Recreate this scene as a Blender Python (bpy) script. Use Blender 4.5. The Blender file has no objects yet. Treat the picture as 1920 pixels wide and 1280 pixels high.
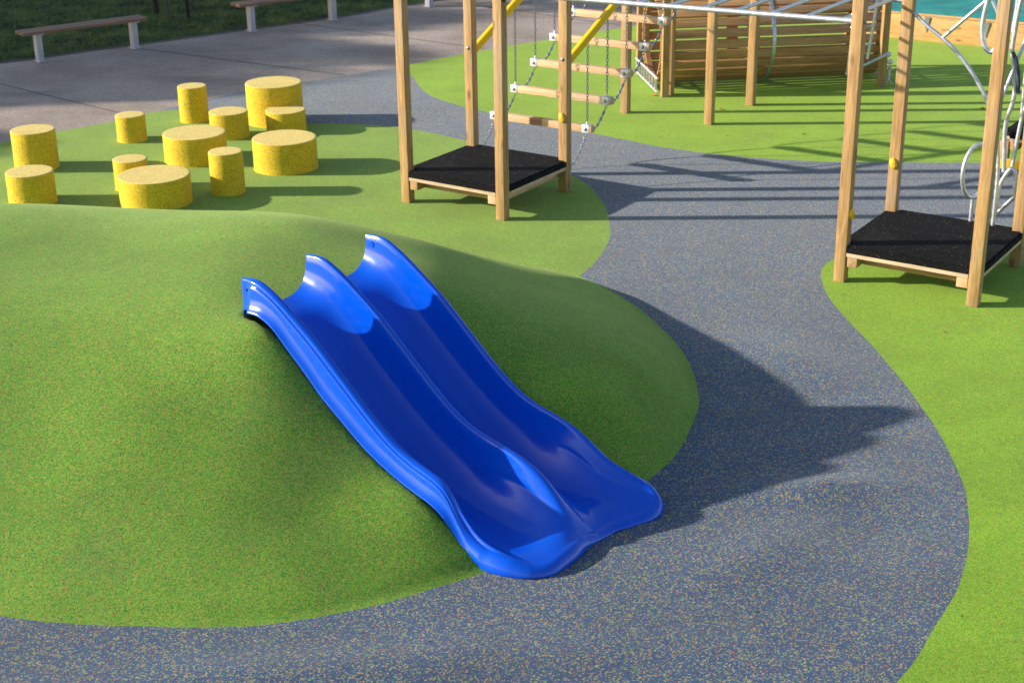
import bpy, bmesh, math, random
import numpy as np
from mathutils import Vector, Matrix, Quaternion, geometry, noise
C = bpy.context.scene.collection
S = bpy.context.scene
# ------------------------------------------------------------------ camera
cd = bpy.data.cameras.new('camera'); cam = bpy.data.objects.new('camera', cd); C.objects.link(cam)
F = 2850.71
Rv = Vector((0.9999128, -0.0049408, -0.012246)); Uv = Vector((0.0132052, 0.3741254, 0.9272841)); Fv = Vector((0, 0.927365, -0.3741581))
cam.matrix_world = Matrix.Translation((0, 0, 4.5816)) @ Matrix((Rv, Uv, -Fv)).transposed().to_4x4()
cd.lens = F / 1920 * 36; cd.sensor_width = 36; cd.clip_end = 1000; cd.clip_start = .1
cd.dof.use_dof = True; cd.dof.focus_distance = 9.6; cd.dof.aperture_fstop = 4.0
S.camera = cam
# ------------------------------------------------------------------ light
SUN_EL = math.radians(19.5)
SUN_DIR = Vector((-math.cos(SUN_EL), 0.02, math.sin(SUN_EL))).normalized()   # towards the sun
w = bpy.data.worlds.new('World'); S.world = w; w.use_nodes = True
nt = w.node_tree; bg = nt.nodes['Background']
sky = nt.nodes.new('ShaderNodeTexSky'); sky.sky_type = 'NISHITA'; sky.sun_disc = False
sky.sun_elevation = SUN_EL; sky.sun_rotation = math.radians(-90)
nt.links.new(sky.outputs[0], bg.inputs[0]); bg.inputs[1].default_value = .12
ld = bpy.data.lights.new('sun', 'SUN'); ld.energy = 4.8; ld.angle = math.radians(.9); ld.color = (1, .91, .78)
sun = bpy.data.objects.new('sun', ld); C.objects.link(sun)
sun.rotation_euler = SUN_DIR.to_track_quat('Z', 'Y').to_euler()
S.view_settings.view_transform = 'Standard'; S.view_settings.look = 'None'
S.view_settings.exposure = .76; S.view_settings.gamma = 1
random.seed(7)
# ------------------------------------------------------------------ materials
def new_mat(name):
    m = bpy.data.materials.new(name); m.use_nodes = True
    return m, m.node_tree, m.node_tree.nodes['Principled BSDF']
def N(t, kind, **kw):
    n = t.nodes.new(kind)
    for k, v in kw.items(): setattr(n, k, v)
    return n
def ramp(t, stops, interp='LINEAR'):
    r = N(t, 'ShaderNodeValToRGB'); r.color_ramp.interpolation = interp
    el = r.color_ramp.elements
    el[0].position = stops[0][0]; el[0].color = (*stops[0][1], 1)
    el[1].position = stops[1][0]; el[1].color = (*stops[1][1], 1)
    for p, c in stops[2:]:
        e = el.new(p); e.color = (*c, 1)
    return r
def mixc(t, a, b, fac, mode='MIX'):
    m = N(t, 'ShaderNodeMix', data_type='RGBA', blend_type=mode)
    for s, v in ((6, a), (7, b), (0, fac)):
        if isinstance(v, (tuple, list)): m.inputs[s].default_value = (*v, 1)
        elif isinstance(v, (int, float)): m.inputs[s].default_value = v
        else: t.links.new(v, m.inputs[s])
    return m.outputs[2]
def rubber(name, stops, scale=150, blotch=.16, bump=.35, rough=.85, sheen=.13, tint=(1, 1, .72)):
    """wet-pour EPDM rubber: bonded coloured granules"""
    m, t, b = new_mat(name)
    tc = N(t, 'ShaderNodeTexCoord')
    v = N(t, 'ShaderNodeTexVoronoi'); v.inputs['Scale'].default_value = scale; v.inputs['Randomness'].default_value = 1
    t.links.new(tc.outputs['Object'], v.inputs['Vector'])
    sep = N(t, 'ShaderNodeSeparateColor'); t.links.new(v.outputs['Color'], sep.inputs[0])
    r = ramp(t, stops, 'CONSTANT'); t.links.new(sep.outputs[0], r.inputs[0])
    # brightness jitter of the granules
    mr = N(t, 'ShaderNodeMapRange'); mr.inputs[3].default_value = .75; mr.inputs[4].default_value = 1.25
    t.links.new(sep.outputs[1], mr.inputs[0])
    c1 = mixc(t, r.outputs[0], mr.outputs[0], 1.0, 'MULTIPLY')
    n1 = N(t, 'ShaderNodeTexNoise'); n1.inputs['Scale'].default_value = 1.3; n1.inputs['Detail'].default_value = 6; n1.inputs['Roughness'].default_value = .62
    t.links.new(tc.outputs['Object'], n1.inputs['Vector'])
    m2 = N(t, 'ShaderNodeMapRange'); m2.inputs[1].default_value = .3; m2.inputs[2].default_value = .7
    m2.inputs[3].default_value = 1 - blotch; m2.inputs[4].default_value = 1 + blotch
    t.links.new(n1.outputs[0], m2.inputs[0])
    c2 = mixc(t, c1, m2.outputs[0], 1.0, 'MULTIPLY')
    nd = N(t, 'ShaderNodeTexNoise'); nd.inputs['Scale'].default_value = .8; nd.inputs['Detail'].default_value = 9; nd.inputs['Roughness'].default_value = .7; nd.inputs['Distortion'].default_value = .4
    t.links.new(tc.outputs['Object'], nd.inputs['Vector'])
    md = N(t, 'ShaderNodeMapRange'); md.inputs[1].default_value = .55; md.inputs[2].default_value = .75; md.inputs[3].default_value = 0; md.inputs[4].default_value = .28; t.links.new(nd.outputs[0], md.inputs[0])
    c2 = mixc(t, c2, (.10, .095, .07), md.outputs[0])
    t.links.new(c2, b.inputs['Base Color'])
    b.inputs['Roughness'].default_value = rough
    b.inputs['Specular IOR Level'].default_value = .35
    b.inputs['Sheen Weight'].default_value = sheen; b.inputs['Sheen Roughness'].default_value = .45; b.inputs['Sheen Tint'].default_value = (*tint, 1)
    bp = N(t, 'ShaderNodeBump'); bp.inputs['Strength'].default_value = bump; bp.inputs['Distance'].default_value = .004
    t.links.new(v.outputs['Distance'], bp.inputs['Height']); t.links.new(bp.outputs[0], b.inputs['Normal'])
    return m
M = {}
M['green'] = rubber('green_rubber', [(0, (.048, .175, .014)), (.22, (.088, .250, .018)), (.50, (.142, .300, .022)), (.72, (.225, .298, .028)), (.87, (.31, .245, .042)), (.95, (.22, .105, .036))], sheen=.19, tint=(.84, 1, .40), scale=165)
M['green_light'] = rubber('light_green_rubber', [(0, (.088, .225, .010)), (.22, (.135, .315, .012)), (.50, (.185, .365, .014)), (.74, (.255, .362, .022)), (.92, (.33, .29, .032)), (.97, (.19, .12, .025))], sheen=.17, tint=(.84, 1, .30), scale=165)
M['blue'] = rubber('blue_grey_rubber', [(0, (.008, .046, .140)), (.28, (.018, .066, .118)), (.44, (.040, .072, .125)), (.60, (.034, .040, .112)), (.74, (.29, .23, .105)), (.86, (.12, .22, .11)), (.96, (.26, .085, .065))], bump=.4, sheen=.19, tint=(.96, .98, 1), scale=118)
M['yellow'] = rubber('yellow_rubber', sheen=.05, stops=[(0, (.62, .43, .018)), (.45, (.71, .50, .022)), (.78, (.52, .35, .015)), (.92, (.25, .165, .02))], scale=165, blotch=.12)
M['yellow_top'] = rubber('worn_yellow_rubber', sheen=.05, tint=(1, .9, .5), stops=[(0, (.70, .53, .15)), (.55, (.76, .59, .20)), (.9, (.60, .44, .10))], scale=150, blotch=.1)
M['black'] = rubber('black_rubber', [(0, (.006, .006, .007)), (.5, (.011, .011, .012)), (.90, (.020, .019, .019)), (.985, (.12, .115, .10))], scale=110, blotch=.35, rough=.95, sheen=.0, bump=.9); M['black'].node_tree.nodes['Principled BSDF'].inputs['Specular IOR Level'].default_value = .12
def wood(name, light, dark, knots=True, rough=.6, grain=9):
    m, t, b = new_mat(name)
    tc = N(t, 'ShaderNodeTexCoord'); oi = N(t, 'ShaderNodeObjectInfo')
    add = N(t, 'ShaderNodeVectorMath', operation='ADD'); sc = N(t, 'ShaderNodeVectorMath', operation='SCALE')
    cmb = N(t, 'ShaderNodeCombineXYZ')
    for i in range(3): t.links.new(oi.outputs['Random'], cmb.inputs[i])
    t.links.new(cmb.outputs[0], sc.inputs[0]); sc.inputs['Scale'].default_value = 37
    t.links.new(tc.outputs['Object'], add.inputs[0]); t.links.new(sc.outputs[0], add.inputs[1])
    mp = N(t, 'ShaderNodeMapping'); mp.inputs['Scale'].default_value = (.55, grain, grain)
    t.links.new(add.outputs[0], mp.inputs[0])
    n = N(t, 'ShaderNodeTexNoise'); n.inputs['Scale'].default_value = 3; n.inputs['Detail'].default_value = 7; n.inputs['Roughness'].default_value = .6; n.inputs['Distortion'].default_value = .6
    t.links.new(mp.outputs[0], n.inputs['Vector'])
    r = ramp(t, [(.32, dark), (.60, light)]); t.links.new(n.outputs[0], r.inputs[0])
    mp2 = N(t, 'ShaderNodeMapping'); mp2.inputs['Scale'].default_value = (1.2, 22, 22); t.links.new(add.outputs[0], mp2.inputs[0])
    n2 = N(t, 'ShaderNodeTexNoise'); n2.inputs['Scale'].default_value = 6; n2.inputs['Detail'].default_value = 3; t.links.new(mp2.outputs[0], n2.inputs['Vector'])
    m2 = N(t, 'ShaderNodeMapRange'); m2.inputs[1].default_value = .35; m2.inputs[2].default_value = .6; m2.inputs[3].default_value = .80; m2.inputs[4].default_value = 1.06
    t.links.new(n2.outputs[0], m2.inputs[0])
    col = mixc(t, r.outputs[0], m2.outputs[0], 1.0, 'MULTIPLY')
    if knots:
        mp3 = N(t, 'ShaderNodeMapping'); mp3.inputs['Scale'].default_value = (2.3, 6, 6); t.links.new(add.outputs[0], mp3.inputs[0])
        v = N(t, 'ShaderNodeTexVoronoi'); v.inputs['Scale'].default_value = 1; t.links.new(mp3.outputs[0], v.inputs['Vector'])
        kr = N(t, 'ShaderNodeMapRange'); kr.inputs[1].default_value = .07; kr.inputs[2].default_value = .17; kr.inputs[3].default_value = .85; kr.inputs[4].default_value = 0
        t.links.new(v.outputs['Distance'], kr.inputs[0])
        col = mixc(t, col, tuple(c * .38 for c in dark), kr.outputs[0])
    mpc = N(t, 'ShaderNodeMapping'); mpc.inputs['Scale'].default_value = (.9, 34, 34); t.links.new(add.outputs[0], mpc.inputs[0])
    nc = N(t, 'ShaderNodeTexNoise'); nc.inputs['Scale'].default_value = 2.2; nc.inputs['Detail'].default_value = 2; t.links.new(mpc.outputs[0], nc.inputs['Vector'])
    mc = N(t, 'ShaderNodeMapRange'); mc.inputs[1].default_value = .655; mc.inputs[2].default_value = .70; mc.inputs[3].default_value = 0; mc.inputs[4].default_value = .65; t.links.new(nc.outputs[0], mc.inputs[0])
    col = mixc(t, col, tuple(c * .3 for c in dark), mc.outputs[0])
    ng = N(t, 'ShaderNodeTexNoise'); ng.inputs['Scale'].default_value = 2.5; ng.inputs['Detail'].default_value = 5; t.links.new(add.outputs[0], ng.inputs['Vector'])
    mg_ = N(t, 'ShaderNodeMapRange'); mg_.inputs[1].default_value = .5; mg_.inputs[2].default_value = .75; mg_.inputs[3].default_value = 0; mg_.inputs[4].default_value = .4; t.links.new(ng.outputs[0], mg_.inputs[0])
    gr_ = sum(light) / 3; col = mixc(t, col, (gr_ * 1.0, gr_ * .88, gr_ * .74), mg_.outputs[0])
    t.links.new(col, b.inputs['Base Color']); b.inputs['Roughness'].default_value = rough
    bp = N(t, 'ShaderNodeBump'); bp.inputs['Strength'].default_value = .25; bp.inputs['Distance'].default_value = .003
    t.links.new(n2.outputs[0], bp.inputs['Height']); t.links.new(bp.outputs[0], b.inputs['Normal'])
    return m
M['pine'] = wood('treated_pine', (.50, .30, .118), (.31, .17, .062))
M['pine_pale'] = wood('pale_planed_timber', (.66, .43, .24), (.56, .34, .17), knots=False)
M['ply'] = wood('plywood', (.62, .46, .30), (.48, .33, .20), knots=False, grain=4)
M['slat'] = wood('hardwood_slat', (.52, .29, .125), (.34, .17, .065), knots=False)
M['sleeper'] = wood('sleeper_timber', (.62, .36, .12), (.46, .24, .07))
M['bench'] = wood('bench_hardwood', (.30, .15, .09), (.19, .085, .05), knots=False)
M['dark_patch'] = wood('dark_brown_timber', (.36, .20, .085), (.16, .08, .03))
M['stake'] = wood('weathered_stake', (.16, .12, .09), (.08, .06, .045), knots=False)
def metal(name, col, rough, metallic=.9, var=.15):
    m, t, b = new_mat(name)
    tc = N(t, 'ShaderNodeTexCoord'); n = N(t, 'ShaderNodeTexNoise'); n.inputs['Scale'].default_value = 25; n.inputs['Detail'].default_value = 4
    t.links.new(tc.outputs['Object'], n.inputs['Vector'])
    r = ramp(t, [(.3, tuple(c * (1 - var) for c in col)), (.7, tuple(min(1, c * (1 + var)) for c in col))]); t.links.new(n.outputs[0], r.inputs[0])
    t.links.new(r.outputs[0], b.inputs['Base Color']); b.inputs['Metallic'].default_value = metallic
    mr = N(t, 'ShaderNodeMapRange'); mr.inputs[3].default_value = rough * .8; mr.inputs[4].default_value = rough * 1.25
    t.links.new(n.outputs[0], mr.inputs[0]); t.links.new(mr.outputs[0], b.inputs['Roughness'])
    return m
M['galv'] = metal('galvanised_steel', (.62, .64, .68), .42, .75)
M['galv_plate'] = metal('galvanised_plate', (.66, .67, .68), .5, .45)
M['chain'] = metal('galvanised_chain', (.30, .31, .33), .4, .85)
M['bolt'] = metal('bolt_steel', (.32, .33, .35), .4, .8)
M['dark_steel'] = metal('dark_steel', (.03, .045, .08), .45, .3)
M['leg_paint'] = metal('silver_painted_leg', (.46, .45, .52), .5, .2, .06)
M['bracket'] = metal('dull_bracket', (.22, .25, .24), .6, .4)
def plain(name, col, rough, spec=.5, var=.06, scale=6):
    m, t, b = new_mat(name)
    tc = N(t, 'ShaderNodeTexCoord'); n = N(t, 'ShaderNodeTexNoise'); n.inputs['Scale'].default_value = scale; n.inputs['Detail'].default_value = 6
    t.links.new(tc.outputs['Object'], n.inputs['Vector'])
    r = ramp(t, [(.3, tuple(c * (1 - var) for c in col)), (.7, tuple(c * (1 + var) for c in col))]); t.links.new(n.outputs[0], r.inputs[0])
    t.links.new(r.outputs[0], b.inputs['Base Color']); b.inputs['Roughness'].default_value = rough; b.inputs['Specular IOR Level'].default_value = spec
    return m
M['yellow_paint'] = plain('yellow_powdercoat', (.86, .52, .004), .35)
M['hold'] = plain('yellow_resin', (.80, .46, .01), .5)
M['teal'] = plain('teal_canvas', (.03, .25, .23), .75, .3, .2, 3)
M['bark'] = plain('dark_bark', (.045, .035, .028), .9, .2, .4, 20)
M['leaf'] = plain('tree_leaf', (.06, .10, .025), .6, .3, .4, 3)
M['fallen'] = plain('dry_leaf', (.48, .20, .03), .7, .3, .35, 30)
M['soil'] = plain('ground_soil', (.10, .09, .06), .9, .2, .3, 2)
M['joint'] = plain('joint_filler', (.13, .12, .115), .9, .2, .2, 8)
M['scrap'] = plain('pale_scrap', (.55, .53, .5), .7, .3, .1, 20)
M['hole'] = plain('hole_shadow', (.005, .006, .012), .8, .2)
# slide plastic with fine scuffs
m, t, b = new_mat('blue_plastic'); M['slide'] = m
tc = N(t, 'ShaderNodeTexCoord'); mp = N(t, 'ShaderNodeMapping'); mp.inputs['Scale'].default_value = (2.5, 30, 10); t.links.new(tc.outputs['Object'], mp.inputs[0])
n = N(t, 'ShaderNodeTexNoise'); n.inputs['Scale'].default_value = 3; n.inputs['Detail'].default_value = 8; n.inputs['Roughness'].default_value = .7; t.links.new(mp.outputs[0], n.inputs['Vector'])
r = ramp(t, [(.45, (.0003, .076, .60)), (.82, (.004, .100, .64))]); t.links.new(n.outputs[0], r.inputs[0])
t.links.new(r.outputs[0], b.inputs['Base Color'])
n2 = N(t, 'ShaderNodeTexNoise'); n2.inputs['Scale'].default_value = 9; n2.inputs['Detail'].default_value = 9; n2.inputs['Roughness'].default_value = .75; t.links.new(tc.outputs['Object'], n2.inputs['Vector'])
mr = N(t, 'ShaderNodeMapRange'); mr.inputs[1].default_value = .35; mr.inputs[2].default_value = .7; mr.inputs[3].default_value = .13; mr.inputs[4].default_value = .24
t.links.new(n2.outputs[0], mr.inputs[0]); t.links.new(mr.outputs[0], b.inputs['Roughness'])
bp = N(t, 'ShaderNodeBump'); bp.inputs['Strength'].default_value = .06; bp.inputs['Distance'].default_value = .004
t.links.new(n2.outputs[0], bp.inputs['Height']); t.links.new(bp.outputs[0], b.inputs['Normal'])
b.inputs['Specular IOR Level'].default_value = .5
# exposed-aggregate concrete
m, t, b = new_mat('concrete'); M['concrete'] = m
tc = N(t, 'ShaderNodeTexCoord')
n = N(t, 'ShaderNodeTexNoise'); n.inputs['Scale'].default_value = .55; n.inputs['Detail'].default_value = 8; n.inputs['Roughness'].default_value = .6; t.links.new(tc.outputs['Object'], n.inputs['Vector'])
r = ramp(t, [(.34, (.25, .20, .165)), (.62, (.385, .318, .272))]); t.links.new(n.outputs[0], r.inputs[0])
v = N(t, 'ShaderNodeTexVoronoi'); v.inputs['Scale'].default_value = 70; t.links.new(tc.outputs['Object'], v.inputs['Vector'])
sep = N(t, 'ShaderNodeSeparateColor'); t.links.new(v.outputs['Color'], sep.inputs[0])
mr = N(t, 'ShaderNodeMapRange'); mr.inputs[3].default_value = .72; mr.inputs[4].default_value = 1.28; t.links.new(sep.outputs[0], mr.inputs[0])
cc = mixc(t, r.outputs[0], mr.outputs[0], 1.0, 'MULTIPLY')
mp = N(t, 'ShaderNodeMapping'); mp.inputs['Rotation'].default_value = (0, 0, math.radians(-42)); mp.inputs['Scale'].default_value = (.35, 1.1, 1); t.links.new(tc.outputs['Object'], mp.inputs[0])
ns = N(t, 'ShaderNodeTexNoise'); ns.inputs['Scale'].default_value = .9; ns.inputs['Detail'].default_value = 5; t.links.new(mp.outputs[0], ns.inputs['Vector'])
ms = N(t, 'ShaderNodeMapRange'); ms.inputs[1].default_value = .56; ms.inputs[2].default_value = .68; ms.inputs[3].default_value = 0; ms.inputs[4].default_value = .45; t.links.new(ns.outputs[0], ms.inputs[0])
cc = mixc(t, cc, (.12, .105, .10), ms.outputs[0])
t.links.new(cc, b.inputs['Base Color']); b.inputs['Roughness'].default_value = .9; b.inputs['Specular IOR Level'].default_value = .25
bp = N(t, 'ShaderNodeBump'); bp.inputs['Strength'].default_value = .3; bp.inputs['Distance'].default_value = .004; t.links.new(v.outputs['Distance'], bp.inputs['Height']); t.links.new(bp.outputs[0], b.inputs['Normal'])
# lawn soil/grass base
m, t, b = new_mat('lawn'); M['lawn'] = m
tc = N(t, 'ShaderNodeTexCoord'); mp = N(t, 'ShaderNodeMapping'); mp.inputs['Scale'].default_value = (1, 1, 1); t.links.new(tc.outputs['Object'], mp.inputs[0])
n = N(t, 'ShaderNodeTexNoise'); n.inputs['Scale'].default_value = 1.7; n.inputs['Detail'].default_value = 10; n.inputs['Roughness'].default_value = .72; t.links.new(mp.outputs[0], n.inputs['Vector'])
r = ramp(t, [(.36, (.018, .030, .008)), (.50, (.050, .085, .016)), (.66, (.10, .13, .022))]); t.links.new(n.outputs[0], r.inputs[0])
t.links.new(r.outputs[0], b.inputs['Base Color']); b.inputs['Roughness'].default_value = .9; b.inputs['Specular IOR Level'].default_value = .2
n3 = N(t, 'ShaderNodeTexNoise'); n3.inputs['Scale'].default_value = 30; n3.inputs['Detail'].default_value = 6; t.links.new(tc.outputs['Object'], n3.inputs['Vector'])
bp = N(t, 'ShaderNodeBump'); bp.inputs['Strength'].default_value = 1; bp.inputs['Distance'].default_value = .04; t.links.new(n3.outputs[0], bp.inputs['Height']); t.links.new(bp.outputs[0], b.inputs['Normal'])
m, t, b = new_mat('grass_blade'); M['blade'] = m
tc = N(t, 'ShaderNodeTexCoord')
n = N(t, 'ShaderNodeTexNoise'); n.inputs['Scale'].default_value = 1.7; n.inputs['Detail'].default_value = 10; n.inputs['Roughness'].default_value = .72; t.links.new(tc.outputs['Object'], n.inputs['Vector'])
r = ramp(t, [(.38, (.022, .042, .009)), (.50, (.070, .115, .020)), (.62, (.22, .235, .045))]); t.links.new(n.outputs[0], r.inputs[0])
t.links.new(r.outputs[0], b.inputs['Base Color']); b.inputs['Roughness'].default_value = .6; b.inputs['Specular IOR Level'].default_value = .3
# ------------------------------------------------------------------ object helpers
def tag(o, label=None, cat=None, group=None, kind=None):
    for k, v in (('label', label), ('category', cat), ('group', group), ('kind', kind)):
        if v: o[k] = v
    return o
def thing(name, label, cat, loc=(0, 0, 0), rotz=0, group=None):
    o = bpy.data.objects.new(name, None); C.objects.link(o); o.empty_display_size = .1
    o.matrix_basis = Matrix.Translation(loc) @ Matrix.Rotation(rotz, 4, 'Z')
    return tag(o, label, cat, group)
def mat_of(o):
    m = o.matrix_basis.copy(); p = o.parent
    while p: m = p.matrix_basis @ m; p = p.parent
    return m
def put(name, me, mat, parent=None, mw=Matrix.Identity(4), smooth=False):
    """link a mesh as one object; mw is its wanted world matrix"""
    o = bpy.data.objects.new(name, me); C.objects.link(o)
    if mat: me.materials.append(mat)
    if parent:
        o.parent = parent; o.matrix_basis = mat_of(parent).inverted() @ mw
    else: o.matrix_basis = mw
    if smooth:
        for p in me.polygons: p.use_smooth = True
    return o
def bm_mesh(bm, name='m'):
    me = bpy.data.meshes.new(name); bmesh.ops.recalc_face_normals(bm, faces=bm.faces); bm.to_mesh(me); bm.free(); return me
def auto(o, ang=35):
    me = o.data
    for p in me.polygons: p.use_smooth = True
    me.set_sharp_from_angle(angle=math.radians(ang)); return o
def box_bm(sx, sy, sz, bev=.004, seg=2, bm=None, at=(0, 0, 0)):
    b2 = bmesh.new(); r = bmesh.ops.create_cube(b2, size=1)
    for v in b2.verts: v.co = Vector((v.co.x * sx, v.co.y * sy, v.co.z * sz))
    if bev: bmesh.ops.bevel(b2, geom=b2.edges[:], offset=bev, segments=seg, affect='EDGES', profile=.6)
    for v in b2.verts: v.co += Vector(at)
    if bm is None: return b2
    me = bpy.data.meshes.new('t'); b2.to_mesh(me); b2.free(); bm.from_mesh(me); bpy.data.meshes.remove(me); return bm
def frame_mat(p0, p1, up=(0, 0, 1)):
    p0, p1 = Vector(p0), Vector(p1); x = (p1 - p0).normalized(); up = Vector(up)
    if abs(x.dot(up)) > .99: up = Vector((0, 1, 0))
    y = up.cross(x).normalized(); z = x.cross(y)
    m = Matrix((x, y, z)).transposed().to_4x4(); m.translation = (p0 + p1) / 2; return m
def beam(name, p0, p1, wy, hz, mat, parent, up=(0, 0, 1), bev=.005):
    """square timber whose grain (local X) runs p0 to p1"""
    L = (Vector(p1) - Vector(p0)).length
    return auto(put(name, bm_mesh(box_bm(L, wy, hz, bev)), mat, parent, frame_mat(p0, p1, up)))
def tube_into(bm, pts, r, seg=12, caps=True, closed=False):
    pts = [Vector(p) for p in pts]; rings = []; n = len(pts); prev = None
    for i, p in enumerate(pts):
        if closed: tdir = (pts[(i + 1) % n] - pts[i - 1]).normalized()
        else: tdir = (pts[min(i + 1, n - 1)] - pts[max(i - 1, 0)]).normalized()
        if prev is None:
            a = Vector((0, 0, 1)) if abs(tdir.z) < .9 else Vector((1, 0, 0))
            nx = tdir.cross(a).normalized()
        else: nx = (prev - tdir * prev.dot(tdir)).normalized()
        prev = nx; ny = tdir.cross(nx)
        rr = r[i] if isinstance(r, (list, tuple)) else r
        rings.append([bm.verts.new(p + nx * rr * math.cos(2 * math.pi * k / seg) + ny * rr * math.sin(2 * math.pi * k / seg)) for k in range(seg)])
    for i in range(n if closed else n - 1):
        A, B = rings[i], rings[(i + 1) % n]
        for k in range(seg): bm.faces.new((A[k], A[(k + 1) % seg], B[(k + 1) % seg], B[k]))
    if caps and not closed: bm.faces.new(rings[0][::-1]); bm.faces.new(rings[-1])
def catmull(P, sub=8, closed=False):
    P = [Vector(p) for p in P]; out = []; n = len(P)
    for i in range(n if closed else n - 1):
        if closed: a, b_, c, d = P[i - 1], P[i], P[(i + 1) % n], P[(i + 2) % n]
        else: a, b_, c, d = P[max(i - 1, 0)], P[i], P[i + 1], P[min(i + 2, n - 1)]
        for k in range(sub):
            u = k / sub
            out.append(.5 * ((2 * b_) + (c - a) * u + (2 * a - 5 * b_ + 4 * c - d) * u * u + (3 * b_ - a - 3 * c + d) * u ** 3))
    if not closed: out.append(P[-1])
    return out
def tube(name, pts, r, mat, parent, seg=14, closed=False):
    bm = bmesh.new(); tube_into(bm, pts, r, seg, True, closed)
    return auto(put(name, bm_mesh(bm), mat, parent), 50)
def bolt(parent, pos, nrm, r=.014, h=.012, mat='bolt', name='bolt'):
    nrm = Vector(nrm).normalized(); bm = bmesh.new()
    prof = [(r * 1.35, 0), (r * 1.35, h * .2), (r, h * .22), (r * .9, h * .7), (r * .5, h), (0.0005, h * 1.05)]
    rings = [[bm.verts.new((a * math.cos(k * math.pi / 6), a * math.sin(k * math.pi / 6), z)) for k in range(12)] for a, z in prof]
    for A, B in zip(rings, rings[1:]):
        for k in range(12): bm.faces.new((A[k], A[(k + 1) % 12], B[(k + 1) % 12], B[k]))
    mw = Matrix.Translation(pos) @ nrm.to_track_quat('Z', 'Y').to_matrix().to_4x4()
    return auto(put(name, bm_mesh(bm), M[mat], parent, mw), 40)
# ------------------------------------------------------------------ slide frame (used by the ground too)
SA = math.radians(-41); SO = Vector((-1.36, 9.66, 0)); SU = Vector((math.cos(SA), math.sin(SA), 0)); SV = Vector((-SU.y, SU.x, 0))
def sw(s, t, z=0): return SO + SU * s + SV * t + Vector((0, 0, z))
def interp(tab, x):
    """smooth monotone-ish interpolation of a table"""
    n = len(tab)
    if x <= tab[0][0]: return tab[0][1]
    if x >= tab[-1][0]: return tab[-1][1]
    for i in range(n - 1):
        if tab[i][0] <= x <= tab[i + 1][0]:
            x0, y0 = tab[i]; x1, y1 = tab[i + 1]; h = x1 - x0; d = (y1 - y0) / h
            def tan(j):
                if j == 0: return (tab[1][1] - tab[0][1]) / (tab[1][0] - tab[0][0])
                if j == n - 1: return (tab[-1][1] - tab[-2][1]) / (tab[-1][0] - tab[-2][0])
                a = (tab[j][1] - tab[j - 1][1]) / (tab[j][0] - tab[j - 1][0]); b = (tab[j + 1][1] - tab[j][1]) / (tab[j + 1][0] - tab[j][0])
                return 0 if a * b <= 0 else 2 * a * b / (a + b)
            m0, m1 = tan(i) * h, tan(i + 1) * h; u = (x - x0) / h
            return (2 * u ** 3 - 3 * u * u + 1) * y0 + (u ** 3 - 2 * u * u + u) * m0 + (-2 * u ** 3 + 3 * u * u) * y1 + (u ** 3 - u * u) * m1
ZB = [(0, 1.11), (.2, 1.13), (.31, 1.10), (.49, .965), (.65, .835), (.77, .73), (.96, .60), (1.15, .48), (1.36, .385), (1.56, .32), (1.69, .285), (1.79, .235), (1.90, .145), (2.03, .05), (2.15, 0)]
FLOOR = [(0, 1.08), (.2, 1.03), (.4, .90), (.7, .66), (1.0, .43), (1.3, .245), (1.6, .125), (1.9, .08), (2.2, .068), (2.6, .062)]
# ------------------------------------------------------------------ ground heights
shore = [(.61, 12.91), (.82, 12.60), (1.01, 12.24), (1.17, 11.80), (1.29, 11.37), (1.37, 10.9), (1.38, 10.45), (1.36, 10.1), (1.28, 9.79), (1.19, 9.5), (1.07, 9.2), (.88, 8.9),
         (.55, 8.4), (.2, 8.02), (-.19, 7.74), (-.5, 7.56), (-.8, 7.40), (-1.1, 7.29), (-1.38, 7.22), (-1.7, 7.20), (-1.97, 7.21), (-2.42, 7.25), (-2.89, 7.34)]
shore_back = [(-3.6, 7.5), (-4.5, 7.85), (-5.4, 8.4), (-6.2, 9.2), (-6.7, 10.3), (-6.6, 11.6), (-6.0, 12.8), (-5.0, 13.6), (-3.8, 13.9), (-2.6, 13.75), (-1.5, 13.5), (-.5, 13.3), (.2, 13.15)]
ring = shore + shore_back
pts = [(x, y, 0.) for x, y in ring]
for i, (x, y) in enumerate(ring):
    x0, y0 = ring[i - 1]; x1, y1 = ring[(i + 1) % len(ring)]; d = Vector((x1 - x0, y1 - y0)).normalized()
    nx, ny = d.y, -d.x                     # ring is clockwise seen from above -> choose outward side
    cx, cy = -2.4, 10.5
    if (x - cx) * nx + (y - cy) * ny < 0: nx, ny = -nx, -ny
    pts.append((x + nx * .35, y + ny * .35, -.10))
for s, z in ((-.05, 1.07), (.27, 1.085), (.45, .965), (.6, .84), (.77, .705), (.96, .575), (1.15, .46), (1.36, .365), (1.56, .315), (1.72, .255), (1.9, .12)):
    q = sw(s, -.68); pts.append((q.x, q.y, z))
for s, z in ((0, 1.05), (.5, .93), (.9, .72), (1.27, .52), (1.6, .32), (1.95, .12)):
    q = sw(s, .72); pts.append((q.x, q.y, z))
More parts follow.
